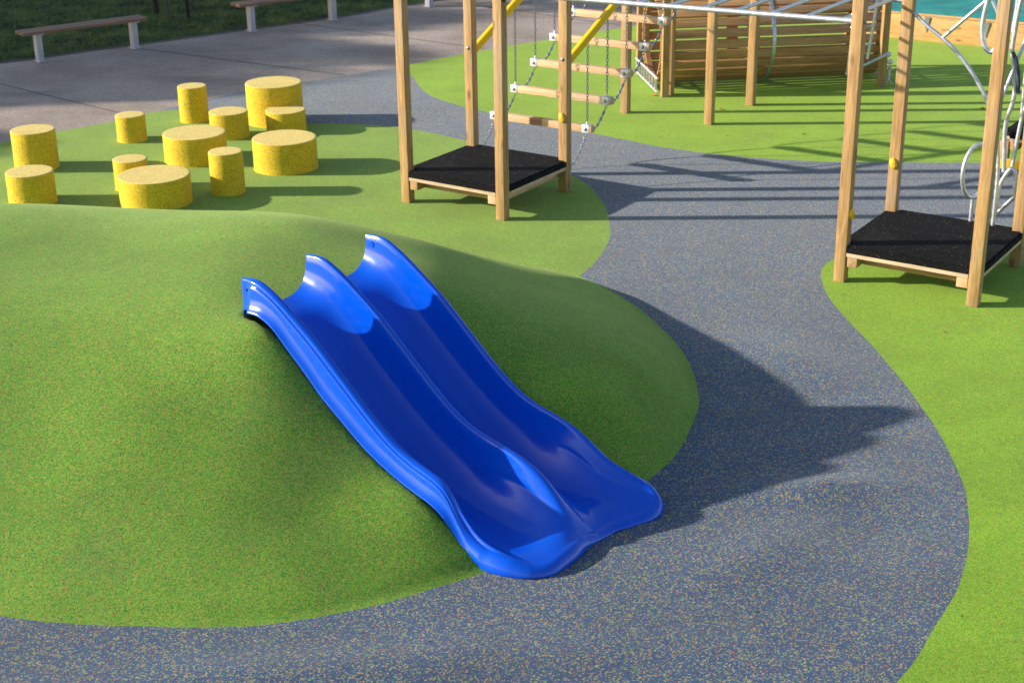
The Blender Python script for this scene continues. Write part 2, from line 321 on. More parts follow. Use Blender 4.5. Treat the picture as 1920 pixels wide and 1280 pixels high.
pts += [(-1.6, 11.0, 1.165), (-2.1, 11.05, 1.175), (-2.55, 11.2, 1.125), (-3.05, 11.3, 1.12), (-4.0, 11.4, 1.19), (-5.0, 11.2, 1.05), (-1.07, 11.35, .955), (-.76, 11.6, .80), (-.48, 11.9, .61),
        (-.04, 12.1, .42), (.4, 12.2, .27), (.64, 12.35, .16), (-1.0, 10.6, 1.04), (-.93, 10.1, 1.06), (-.2, 10.4, .80), (.3, 10.6, .60), (.1, 11.2, .57), (.6, 11.5, .32), (.7, 10.4, .465),
        (-2.6, 10.2, 1.12), (-3.6, 10.2, 1.12), (-4.8, 9.6, .86), (-5.6, 10.6, .60), (-2.0, 9.6, 1.11), (-2.6, 9.5, 1.06), (-3.6, 9.4, 1.0),
        (-2.0, 8.95, .97), (-2.6, 8.95, .90), (-3.6, 8.95, .82), (-1.75, 8.6, .73), (-2.4, 8.6, .72), (-3.3, 8.6, .64), (-1.45, 8.3, .50), (-2.0, 8.3, .53), (-2.8, 8.3, .50), (-3.8, 8.3, .42),
        (-1.15, 8.0, .27), (-1.7, 8.0, .36), (-2.4, 8.0, .37), (-3.2, 8.0, .32), (-1.3, 7.65, .16), (-.75, 7.75, .11), (-2.1, 7.65, .19), (-2.8, 7.65, .16),
        (1.0, 10.4, .33), (.95, 11.0, .27), (.95, 9.9, .34), (.5, 9.75, .54), (.35, 9.3, .51), (.8, 9.4, .29),
        (-2.2, 12.2, .82), (-3.4, 12.5, .75), (-1.2, 12.3, .60), (-4.8, 12.4, .62), (-2.2, 12.9, .42), (-.5, 12.6, .32)]
for s, t in ((-.10, -.3), (-.10, .3), (-.02, 0), (.1, -.28), (.1, .28)):
    q = sw(s, t); pts.append((q.x, q.y, 1.065 if s < .05 else 1.02))
PX = np.array(pts)
def tps(r): return np.where(r > 1e-9, r * r * np.log(np.maximum(r, 1e-9)), 0)
Dm = np.hypot(PX[:, None, 0] - PX[None, :, 0], PX[:, None, 1] - PX[None, :, 1])
A = tps(Dm) + np.eye(len(PX)) * .04
P1 = np.c_[np.ones(len(PX)), PX[:, :2]]
sol = np.linalg.solve(np.block([[A, P1], [P1.T, np.zeros((3, 3))]]), np.r_[PX[:, 2], np.zeros(3)])
def inside(poly, X, Y):
    r = np.zeros(X.shape, bool); n = len(poly); j = n - 1
    for i in range(n):
        xi, yi = poly[i][0], poly[i][1]; xj, yj = poly[j][0], poly[j][1]
        c = ((yi > Y) != (yj > Y)) & (X < (xj - xi) * (Y - yi) / (yj - yi + 1e-12) + xi)
        r ^= c; j = i
    return r
def polydist(poly, X, Y):
    d = np.full(X.shape, 1e9); n = len(poly)
    for i in range(n):
        ax, ay = poly[i][0], poly[i][1]; bx, by = poly[(i + 1) % n][0], poly[(i + 1) % n][1]
        L = (bx - ax) ** 2 + (by - ay) ** 2
        u = np.clip(((X - ax) * (bx - ax) + (Y - ay) * (by - ay)) / L, 0, 1)
        d = np.minimum(d, np.hypot(X - ax - u * (bx - ax), Y - ay - u * (by - ay)))
    return d
ringS = [(v.x, v.y) for v in catmull([(x, y, 0) for x, y in ring], 6, True)]
def ground_z(X, Y):
    X = np.asarray(X, float); Y = np.asarray(Y, float)
    z = sol[-3] + sol[-2] * X + sol[-1] * Y
    for (px, py, _), c in zip(PX, sol): z = z + c * tps(np.hypot(X - px, Y - py))
    inn = inside(ringS, X, Y); d = polydist(ringS, X, Y)
    zi = np.maximum(z, 0); k = np.clip(d / .12, 0, 1); zi = zi * (k * k * (3 - 2 * k) * .65 + .35 * k) 
    out = np.where(inn, zi, 0)
    def g(cx, cy, sx, sy, a, rot=0):
        dx = X - cx; dy = Y - cy; c, s = math.cos(rot), math.sin(rot)
        return a * np.exp(-((dx * c + dy * s) / sx) ** 2 - ((-dx * s + dy * c) / sy) ** 2)
    # the rubber is cut back under the slide bed
    ds = (X - SO.x) * SU.x + (Y - SO.y) * SU.y; dt = (X - SO.x) * SV.x + (Y - SO.y) * SV.y
    fx = np.array([a for a, _ in FLOOR]); fy = np.array([b_ for _, b_ in FLOOR])
    bed = np.interp(ds, fx, fy) - .07
    und0 = (np.abs(dt) < .62) & (ds > .03) & (ds < 2.45); kk = np.clip((np.abs(dt) - .50) / .12, 0, 1)
    out = np.where(und0, np.minimum(out, np.maximum(bed, -.02) * (1 - kk) + out * kk), out)
    und = g(1.95, 8.75, .55, .16, .035, .1) + g(1.5, 7.9, .5, .28, .03, .6) - g(2.2, 8.2, .4, .3, .02) + g(2.15, 10.9, .7, .35, .03, -.8) + g(-1., 6.75, 1.3, .22, .03, .1)
    fade = np.clip(d / .35, 0, 1)
    out = out + np.where(inn, 0, und * fade)
    return out
# ------------------------------------------------------------------ zones
def cr(P, sub=5): return [(v.x, v.y) for v in catmull([(x, y, 0) for x, y in P], sub)]
conc = [(-9.5, 14.9), (-8, 16.25), (-6.16, 17.99), (-5.63, 18.51), (-5.11, 18.95), (-4.62, 19.52), (-4.17, 20.05), (-3.54, 20.72), (-2.66, 21.36), (-1.62, 22.14), (-.43, 23.25), (1.72, 24.9), (4.5, 27.0), (8, 29.6), (14, 34)]
lawn = [(-14, 18.2), (-9.6, 21.5), (-7.66, 22.86), (-7.18, 23.15), (-6.51, 23.72), (-5.75, 24.25), (-5.0, 24.82), (-4.45, 25.25), (-3.9, 25.65), (-2.76, 26.55), (-2.04, 27.3), (0, 29.2), (4, 33), (8, 37)]
g1 = cr([(-4.62, 19.52), (-4.34, 19.60), (-3.9, 19.55), (-3.2, 19.12), (-2.54, 18.78), (-1.97, 18.70), (-1.36, 18.50), (-.68, 17.96), (0, 17.2), (.62, 16.31), (.85, 15.8), (.97, 15.1), (.99, 14.4), (.93, 13.85), (.80, 13.35), (.61, 12.91)])
concS = cr(conc, 4)
def on_conc(a, b):      # stretch of the concrete edge between control points a..b
    i0 = conc.index(a) * 4; i1 = conc.index(b) * 4; return concS[i0:i1 + 1]
shoreS = cr(shore, 5)
leftside = [(-4.5, 7.95), (-6.5, 9.0), (-8.5, 11), (-9.5, 13)]
Z_green = g1 + shoreS[1:] + cr([shore[-1], (-3.6, 7.5), (-4.5, 7.9)], 4)[1:-1] + leftside + on_conc((-9.5, 14.9), (-4.62, 19.52))[:-1]
g2e = cr([(-1.62, 22.14), (-1.40, 21.6), (-1.25, 20.9), (-1.06, 20.25), (-.73, 19.73), (-.37, 19.33), (.04, 18.95), (1.25, 17.86), (1.90, 17.30), (2.71, 16.88), (3.52, 16.65), (4.46, 16.56), (5.34, 16.52), (6.5, 16.55), (9, 16.9), (14, 18)])
Z_light = g2e + [(14, 34)] + on_conc((-1.62, 22.14), (14, 34))[::-1][1:-1]
g3e = cr([(7, 14.0), (5.2, 14.0), (4.0, 13.9), (3.3, 13.62), (2.96, 13.26), (2.82, 13.0), (2.76, 12.72), (2.73, 12.30), (2.78, 11.73), (2.86, 11.1), (2.93, 10.4), (2.96, 9.56), (2.94, 9.1), (2.90, 8.69), (2.79, 8.20), (2.56, 7.58), (2.27, 7.08), (1.95, 6.59), (1.3, 5.9), (.9, 5.2)])
Z_right = g3e + [(.9, 3.5), (7, 3.5)]
def resample(poly, step):
    out = []; n = len(poly)
    for i in range(n):
        a = Vector(poly[i]); b_ = Vector(poly[(i + 1) % n]); k = max(1, int((b_ - a).length / step))
        for j in range(k): out.append(tuple(a + (b_ - a) * j / k))
    return out
def zone_mesh(name, poly, mat, fine, coarse, label=None, hgt=True, zoff=0):
    poly = resample(poly, .14)
    jit = lambda x, y: noise.noise(Vector((x * 3.1, y * 3.1, .5))) * .009 + noise.noise(Vector((x * 11, y * 11, 4))) * .004
    poly = [(x + jit(x, y), y + jit(x + 40, y)) for x, y in poly]      # hand-cut joints wander a few millimetres
    P = np.array(poly); verts = [Vector(p) for p in poly]; edges = [(i, (i + 1) % len(poly)) for i in range(len(poly))]
    x0, y0 = P.min(0); x1, y1 = P.max(0)
    def fill(bx0, by0, bx1, by1, st, hole=None, mg=.4):
        gx, gy = np.meshgrid(np.arange(bx0, bx1, st), np.arange(by0, by1, st)); gx = gx + (np.arange(gx.shape[0]) % 2)[:, None] * st / 2
        gx, gy = gx.ravel(), gy.ravel(); ok = inside(poly, gx, gy) & (polydist(poly, gx, gy) > st * mg)
        if hole: ok &= ~((gx > hole[0] - st * .3) & (gx < hole[2] + st * .3) & (gy > hole[1] - st * .3) & (gy < hole[3] + st * .3))
        return [Vector((a, b_)) for a, b_ in zip(gx[ok], gy[ok])]
    if fine:
        st, box = fine; verts += fill(*box, st); verts += fill(x0, y0, x1, y1, coarse, hole=box)
    else: verts += fill(x0, y0, x1, y1, coarse)
    vo, eo, fo, *_ = geometry.delaunay_2d_cdt(verts, edges, [], 0, 1e-5)
    V = np.array([(v.x, v.y) for v in vo])
    tri = np.array([f for f in fo if len(f) == 3]); cen = V[tri].mean(1); keep = inside(poly, cen[:, 0], cen[:, 1]); tri = tri[keep]
    Z = ground_z(V[:, 0], V[:, 1]) if hgt else np.zeros(len(V))
    me = bpy.data.meshes.new(name); me.from_pydata([(a, b_, c + zoff) for (a, b_), c in zip(V, Z)], [], tri.tolist()); me.update()
    if me.polygons[0].normal.z < 0: me.flip_normals()
    o = put(name, me, mat, smooth=True); tag(o, label, None, None, 'structure'); return o
MB = (-6.9, 6.9, 1.6, 14.1)
zone_mesh('green_rubber_ground', Z_green, M['green'], (.05, MB), .5, 'green granulated rubber surface rising into the mound')
zone_mesh('light_green_rubber_ground', Z_light, M['green_light'], None, .6, 'light green rubber surface under the far play frames')
zone_mesh('right_green_rubber_ground', Z_right, M['green_light'], None, .6, 'light green rubber surface along the right edge')
blue = g1 + shoreS[1:] + cr([shore[-1], (-3.6, 7.5), (-4.5, 7.9)], 4)[1:-1] + [(-4.5, 7.95), (-6.5, 9.0), (-8.5, 11), (-9.5, 3.5)] + g3e[::-1][0:0]
blue = blue + [(.9, 3.5)] + g3e[::-1] + [(14, 14.0)] + g2e[::-1] + on_conc((-4.62, 19.52), (-1.62, 22.14))[::-1][1:-1]
zone_mesh('blue_rubber_ground', blue, M['blue'], (.08, (-4, 6.0, 3.1, 13.5)), .5, 'blue grey speckled rubber path winding round the mound')
# concrete and lawn
lawnS = cr(lawn, 4)
zone_mesh('concrete_path', concS + [(14, 40)] + lawnS[::-1] + [(-14, 14.9)], M['concrete'], None, 1.5, 'broad plain concrete path in front of the lawn', hgt=False)
def lawn_off(d):
    out = []
    for i, (x, y) in enumerate(lawnS):
        a = Vector(lawnS[max(i - 1, 0)]); b_ = Vector(lawnS[min(i + 1, len(lawnS) - 1)]); t_ = (b_ - a).normalized(); out.append((x - t_.y * d, y + t_.x * d))
    return out
zone_mesh('lawn', lawn_off(.0) + [(8, 60), (-40, 60), (-40, 18.2)], M['lawn'], None, 2.0, 'dark mown lawn behind the benches', hgt=False, zoff=.012)
gp = bpy.data.meshes.new('ground'); gp.from_pydata([(-300, -300, -.06), (300, -300, -.06), (300, 300, -.06), (-300, 300, -.06)], [], [(0, 1, 2, 3)])
tag(put('ground', gp, M['soil']), 'bare earth under and around the play area', None, None, 'structure')
# lawn edging strip and concrete joints (thin sheets set in the slab)
def strip(name, a, b_, wd, z, mat, label):
    bm = bmesh.new(); P = [Vector((*p, z)) for p in a]; Q = [Vector((*p, z)) for p in b_]
    A = [bm.verts.new(p) for p in P]; B = [bm.verts.new(p) for p in Q]
    for i in range(len(A) - 1): bm.faces.new((A[i], A[i + 1], B[i + 1], B[i]))
    return tag(put(name, bm_mesh(bm), mat), label, None, None, 'structure')
strip('path_edging', lawn_off(-.10), lawn_off(.01), 0, .008, M['joint'], 'dark narrow edging between the path and the lawn')
bm = bmesh.new()
for a, b_ in (((-7.9, 21.95), (-5.06, 19.46)), ((-6.1, 24.0), (-2.35, 21.62)), ((-3.6, 25.85), (-.35, 23.4)), ((-1.2, 27.9), (1.95, 25.15)), ((1.2, 30.0), (4.7, 27.2))):
    a = Vector((*a, .004)); b_ = Vector((*b_, .004)); nn = (b_ - a).normalized().cross(Vector((0, 0, 1))) * .011
    bm.faces.new([bm.verts.new(p) for p in (a - nn, b_ - nn, b_ + nn, a + nn)])
tag(put('path_joints', bm_mesh(bm), M['joint']), 'dark control joints sawn across the concrete path', None, None, 'structure')
# grass blades over the lawn
rng = np.random.default_rng(3); NB = 42000
gx = rng.uniform(-13, 1.5, NB); gy = 19 + 15 * rng.random(NB) ** 1.25; polyL = lawn_off(.02) + [(8, 60), (-40, 60), (-40, 18.2)]
ok = inside(polyL, gx, gy); gx, gy = gx[ok], gy[ok]; V = []; Fc = []
for i, (x, y) in enumerate(zip(gx, gy)):
    a = rng.uniform(0, 6.28); h = rng.uniform(.03, .075); wd = rng.uniform(.006, .014); lx, ly = rng.normal(0, .025, 2)
    k = len(V); V += [(x - wd * math.cos(a), y - wd * math.sin(a), .012), (x + wd * math.cos(a), y + wd * math.sin(a), .012), (x + lx, y + ly, .012 + h)]; Fc.append((k, k + 1, k + 2))
me = bpy.data.meshes.new('lawn_grass'); me.from_pydata(V, [], Fc); tag(put('lawn_grass', me, M['blade']), 'short grass blades growing across the lawn', 'grass', None, 'stuff')
# ------------------------------------------------------------------ slide
base = [(0, 1.335), (.13, 1.345), (.25, 1.305), (.38, 1.235), (.53, 1.135), (.68, 1.03), (.86, .89), (1.05, .745), (1.2, .635), (1.35, .54), (1.5, .48), (1.7, .44)]
def lift(tab, d, tip): return [(a, b_ + d * math.exp(-((a - .75) / .3) ** 2) - tip * max(0, 1 - a / .3)) for a, b_ in tab]
RL = lift(base[:-1], .012, .010) + [(1.65, .44), (1.74, .41), (1.81, .34), (1.87, .255), (1.94, .185), (2.03, .14), (2.15, .12), (2.6, .11)]
RM = lift(base, .018, .0) + [(1.85, .41), (1.98, .365), (2.08, .305), (2.17, .235), (2.26, .185), (2.33, .145), (2.42, .115), (2.6, .10)]
RR = lift(base, .022, 0) + [(1.82, .41), (1.94, .355), (2.05, .285), (2.16, .23), (2.3, .18), (2.4, .145), (2.5, .10), (2.6, .08)]
QC = [(2.08, 0), (2.17, -.03), (2.25, -.11), (2.31, -.22), (2.37, -.38), (2.42, -.55), (2.6, -.75)]
FL = FLOOR
_g = np.exp(-np.linspace(-2.5, 2.5, 41) ** 2 / 2); _g /= _g.sum(); _sx = np.arange(0, 2.701, .005)
def fair(tab):
    y = np.array([interp(tab, v) for v in _sx]); e = np.concatenate([2 * y[0] - y[20:0:-1], y, 2 * y[-1] - y[-2:-22:-1]]); return np.convolve(e, _g, 'valid')
DENSE = {id(t_): fair(t_) for t_ in (FL, RL, RM, RR)}
def ft(tab, s_): return float(np.interp(s_, _sx, DENSE[id(tab)]))
SE = [(-1, 2.10), (-.985, 2.18), (-.95, 2.265), (-.86, 2.36), (-.68, 2.415), (-.4, 2.405), (-.05, 2.368), (.33, 2.373), (.6, 2.43), (.82, 2.472), (.93, 2.455), (.98, 2.40), (1, 2.33)]
def s_end(q): return interp(SE, q)
def half_w(s, q):
    if q > 0:
        k = min(max((s - 2.05) / .35, 0), 1); return .572 + .050 * k * k * (3 - 2 * k)
    return .572 + .020 * math.exp(-((s - 2.15) / .2) ** 2)
def slide_z(s, q):
    fl = ft(FL, s)
    qc = interp(QC, s); zm = ft(RM, s)
    if q < qc: x = 1 - 2 * (q + .955) / (qc + .955); zo = ft(RL, s)
    else:
        x = 2 * (q - qc) / (.955 - qc) - 1; zo = ft(RR, s)
        if s > 1.9: fl -= .016 * min((s - 1.9) / .4, 1)
    outer = x > 0; top = zo if outer else zm
    k = min(max((s - 1.55) / .5, 0), 1); k = k * k * (3 - 2 * k)
    wall = .972 if outer else 1 - (.072 + .05 * k)          # where the wall stops and the rounded cap of the rail starts
    rr = .010 + .012 * k; ax = min(abs(x) / wall, 1.0)
    g = 1 - (1 - ax ** (3.0 - 1.25 * k)) ** (1 / (2.4 - 1.05 * k))
    k3 = min(max((s - 1.1) / 1.0, 0), 1); k3 = k3 * k3 * (3 - 2 * k3); g = g * (1 - k3) + k3 * ax ** 2.3
    if q > qc and not outer:                               # the right lane falls away softly from the dividing rim
        k2 = min(max((s - 1.7) / .65, 0), 1); k2 = k2 * k2 * (3 - 2 * k2); g = g * (1 - k2) + k2 * (.35 * ax + .65 * ax * ax * (3 - 2 * ax))
    z = fl + max(top - rr - fl, 0) * g
    if abs(x) > wall:
        if outer: u_ = (abs(x) - wall) / (1.0989 - wall) * 2 - 1
        else: u_ = (1 - abs(x)) / (1 - wall)
        z = top - rr + rr * math.sqrt(max(0, 1 - min(abs(u_), 1) ** 2))
    if q < qc and s > 2.16: z += .020 * min((s - 2.16) / .22, 1) ** 2.0 * (1 - min(g, 1))
    elif s > 2.3: z += .012 * ((s - 2.3) / .15) ** 2 * (1 - min(g, 1))
    return z
nS, nQ = 190, 0
qs = []
for seg_ in ((-1, -.940, 9), (-.940, -.86, 14), (-.86, -.62, 14), (-.62, -.3, 12), (-.3, -.12, 10), (-.12, -.045, 14), (-.045, .045, 15), (.045, .12, 14), (.12, .3, 10), (.3, .62, 12), (.62, .86, 14), (.86, .940, 14), (.940, 1, 9)):
    a, b_, k = seg_; qs += [a + (b_ - a) * i / k for i in range(k)]
qs.append(1.0); nQ = len(qs)
bm = bmesh.new(); grid = []
SS = np.array([[i / nS * s_end(q) for q in qs] for i in range(nS + 1)]); QQ = np.array([qs] * (nS + 1))
ZZ = np.array([[slide_z(SS[i, j], qs[j]) for j in range(nQ)] for i in range(nS + 1)])
KW = np.clip((SS - 1.75) / .5, 0, 1)                       # the mould gets softer towards the exit
for _ in range(34):
    A_ = ZZ.copy(); A_[1:-1] = (ZZ[2:] + ZZ[:-2]) / 4 + ZZ[1:-1] / 2; B_ = A_.copy(); B_[:, 1:-1] = (A_[:, 2:] + A_[:, :-2]) / 4 + A_[:, 1:-1] / 2
    ZZ = ZZ * (1 - KW) + B_ * KW
DE = np.clip(1 - (SS[-1][None, :] - SS) / .13, 0, 1)       # the lip rolls over well before its edge
ZZ = ZZ - .026 * DE ** 2.2 * np.clip((1.02 - np.abs(QQ)) / .25, 0, 1)
KE = np.clip((SS - 2.1) / .15, 0, 1)
for _ in range(60):
    B_ = ZZ.copy(); B_[1:-1] = (ZZ[2:] + ZZ[:-2]) / 4 + ZZ[1:-1] / 2; B_[:, 1:-1] = (B_[:, 2:] + B_[:, :-2]) / 4 + B_[:, 1:-1] / 2
    ZZ = ZZ * (1 - KE) + B_ * KE
for i in range(nS + 1):
    grid.append([bm.verts.new((SS[i, j], half_w(SS[i, j], qs[j]) * qs[j], ZZ[i, j])) for j in range(nQ)])
for i in range(nS):
    for j in range(nQ - 1): bm.faces.new((grid[i][j], grid[i + 1][j], grid[i + 1][j + 1], grid[i][j + 1]))
loop = [grid[i][0] for i in range(nS)] + [grid[nS][j] for j in range(nQ - 1)] + [grid[i][-1] for i in range(nS, 0, -1)] + [grid[0][j] for j in range(nQ - 1, 0, -1)]
kind = ['L'] * nS + ['E'] * (nQ - 1) + ['R'] * nS + ['T'] * (nQ - 1)
side_prof = [(.005, .012), (.012, .05), (.014, .11), (.013, .16), (.020, .185), (.024, .215), (.024, .35), (.029, .52), (.039, .70), (.052, .84), (.064, .90), (.070, .94), (.070, .975), (.062, 1.0)]
end_prof = [(.009, .01), (.020, .035), (.032, .09), (.043, .17), (.052, .28), (.059, .4), (.064, .52), (.068, .64), (.070, .74), (.071, .83), (.071, .89), (.069, .94), (.065, .98), (.060, 1.0)]
flat_prof = [(.004, .02), (.006, .05), (.006, .1), (.006, .2), (.006, .3), (.006, .4), (.006, .5), (.007, .6), (.008, .7), (.010, .8), (.012, .86), (.014, .92), (.014, .97), (.010, 1.0)]
co = [v.co.copy() for v in loop]; n = len(loop); nrm = []
for i in range(n):
    a, b_ = co[i - 2], co[(i + 2) % n]; d = Vector((b_.x - a.x, b_.y - a.y, 0))
    if kind[i] == 'L': d = Vector((co[min(i + 3, nS - 1)].x - co[max(i - 3, 0)].x, co[min(i + 3, nS - 1)].y - co[max(i - 3, 0)].y, 0)) if i < nS - 4 else d
    if kind[i] == 'T': d = Vector((0, -1, 0))
    d.normalize(); nn = Vector((d.y, -d.x, 0)); nrm.append(nn)
cen = Vector((1.2, 0, 0))
sgn = 1 if nrm[nS // 2].dot(Vector((0, -1, 0))) > 0 else -1
if sgn < 0: nrm = [-v for v in nrm]
for i in range(n):
    if kind[i] == 'T': nrm[i] = Vector((-1, 0, 0))
prev = loop
rows = len(side_prof)
allr = []
for k in range(rows + 1):
    cur = []
    for i in range(n):
        s = co[i].x; c = co[i]
        kk = min(k, rows - 1)
        if kind[i] == 'T' or i == 0:
            zb = 1.035; off = 0.0; fr = flat_prof[kk][1]
            if i == 0: off = 0
            z = c.z + (zb - c.z) * fr; p = Vector((c.x, c.y, z))
            if kind[i] == 'T' : p.x -= .004 * math.sin(min(fr, 1) * math.pi)
        else:
            zb = interp(ZB, s) if kind[i] != 'E' else 0.0
            zb -= .004
            w1 = min(max((s - .06) / .05, 0), 1); w2 = min(max((s - 1.75) / .35, 0), 1); w2 = w2 * w2 * (3 - 2 * w2)
            if kind[i] == 'E': w1 = 1; w2 = 1
            def L3(a, b_, c_): return (a * (1 - w1) + b_ * w1) * (1 - w2) + c_ * w2
            off = L3(flat_prof[kk][0], side_prof[kk][0], end_prof[kk][0]); fr = L3(flat_prof[kk][1], side_prof[kk][1], end_prof[kk][1])
            z = c.z + (zb - c.z) * fr; p = Vector((c.x, c.y, z)) + nrm[i] * off
        if k == rows: p -= nrm[i] * .03; p.z += .012
        cur.append(bm.verts.new(p))
    for i in range(n):
        j = (i + 1) % n; bm.faces.new((prev[i], prev[j], cur[j], cur[i]))
    prev = cur
sl = thing('double_slide', 'glossy blue plastic double slide set into the green mound', 'slide', tuple(SO), SA)
me = bm_mesh(bm, 'slide_body'); body = put('slide_body', me, M['slide'], sl, mat_of(sl)); auto(body, 60)
def disc(name, r, mw, mat, parent, h=.003):
    b2 = bmesh.new(); bmesh.ops.create_cone(b2, cap_ends=True, segments=16, radius1=r, radius2=r * .9, depth=h)
    return put(name, bm_mesh(b2), mat, parent, mw)
disc('bolt_hole', .009, mat_of(sl) @ Matrix.Translation((.055, -.5805, 1.255)) @ Matrix.Rotation(math.pi / 2, 4, 'X'), M['hole'], sl)
for q_, nm in ((.518, 'bolt_cap'),):
    disc(nm, .022, mat_of(sl) @ Matrix.Translation((.06, .533, 1.275)) @ Matrix.Rotation(math.pi / 2, 4, 'X'), M['slide'], sl, .006)
# ------------------------------------------------------------------ stepping drums
drums = [((-3.996, 19.005, .181, .447), 'tall thin yellow rubber drum at the back of the cluster beside the path'),
         ((-2.947, 18.889, .351, .503), 'tallest wide yellow rubber drum at the back, standing on the blue rubber'),
         ((-2.53, 16.714, .360, .346), 'wide low yellow rubber drum furthest right in the cluster'),
         ((-3.021, 15.754, .181, .450), 'thin yellow rubber drum standing alone at the front right, before the wide low one'),
         ((-4.573, 18.052, .177, .315), 'small short yellow rubber drum with a grey dot, near the concrete path'),
         ((-3.62, 17.106, .358, .320), 'wide low yellow rubber drum in the middle of the cluster'),
         ((-3.409, 18.183, .235, .311), 'medium yellow rubber drum just in front of the tallest wide one, to its left'),
         ((-2.749, 18.412, .245, .267), 'medium yellow rubber drum half hidden behind the wide drum furthest right'),
         ((-3.722, 15.415, .373, .256), 'wide yellow rubber drum nearest the mound, its foot hidden by the crest'),
         ((-5.037, 15.473, .246, .338), 'medium yellow rubber drum at the left edge, its foot hidden by the mound'),
         ((-5.386, 16.854, .246, .442), 'taller yellow rubber drum at the left edge, behind the shorter one'),
         ((-4.096, 15.964, .184, .326), 'small yellow rubber drum tucked behind the wide drum nearest the mound')]
for di, ((x, y, r, h), lab) in enumerate(drums):
    if di in (8,): h = .30
    tdr = thing('stepping_drum', lab, 'stepping drum', (x, y, 0), 0, 'yellow rubber stepping drums')
    SEG = 72
    def lathe(prof, closetop=False):
        b2 = bmesh.new(); rr = []
        for k, (a, z) in enumerate(prof): rr.append([b2.verts.new((a * math.cos(2 * math.pi * i / SEG), a * math.sin(2 * math.pi * i / SEG), z)) for i in range(SEG)])
        for A, B in zip(rr, rr[1:]):
            for i in range(SEG): b2.faces.new((A[i], A[(i + 1) % SEG], B[(i + 1) % SEG], B[i]))
        if closetop: b2.faces.new(rr[-1])
        return b2
    auto(put('side_wall', bm_mesh(lathe([(r + .004, 0), (r, .01), (r, h * .5), (r, h - .010), (r - .002, h - .004)])), M['yellow'], tdr, mat_of(tdr)), 50)
    auto(put('top_face', bm_mesh(lathe([(r - .002, h - .004), (r - .006, h - .0005), (r - .02, h), (r * .5, h + .001), (.01, h + .001)], True)), M['yellow_top'], tdr, mat_of(tdr)), 50)
    if di in (0, 4, 9, 10):
        a = {0: -2.0, 4: -1.65, 9: -2.6, 10: -2.4}[di]; zz = h * .55
        bolt(tdr, (x + (r + .0005) * math.cos(a), y + (r + .0005) * math.sin(a), zz), (math.cos(a), math.sin(a), 0), .008, .003, 'bolt', 'fixing_plug')
# ------------------------------------------------------------------ play frames
an = math.radians(-33.8); E1 = Vector((math.cos(an), math.sin(an), 0)); E2 = Vector((-E1.y, E1.x, 0)); UP = Vector((0, 0, 1))
SP = 1.19
def hold(parent, pos, nrm, ang=0):
    nrm = Vector(nrm); b2 = bmesh.new(); bmesh.ops.create_icosphere(b2, subdivisions=3, radius=1)
    for v in b2.verts:
        x, y, z = v.co; k = 1 - .16 * max(0, x) * (1 - abs(y)); v.co = Vector((x * .040 * k, y * .056, max(z, -.15) * .032 + (.004 if math.hypot(x, y) > .5 else 0)))
    mw = Matrix.Translation(pos) @ Matrix((UP.cross(nrm).normalized(), UP, nrm)).transposed().to_4x4() @ Matrix.Rotation(ang, 4, 'Z')
    o = auto(put('climbing_hold', bm_mesh(b2), M['hold'], parent, mw), 60)
    bolt(o, Vector(pos) + nrm * .030, nrm, .007, .005); return o
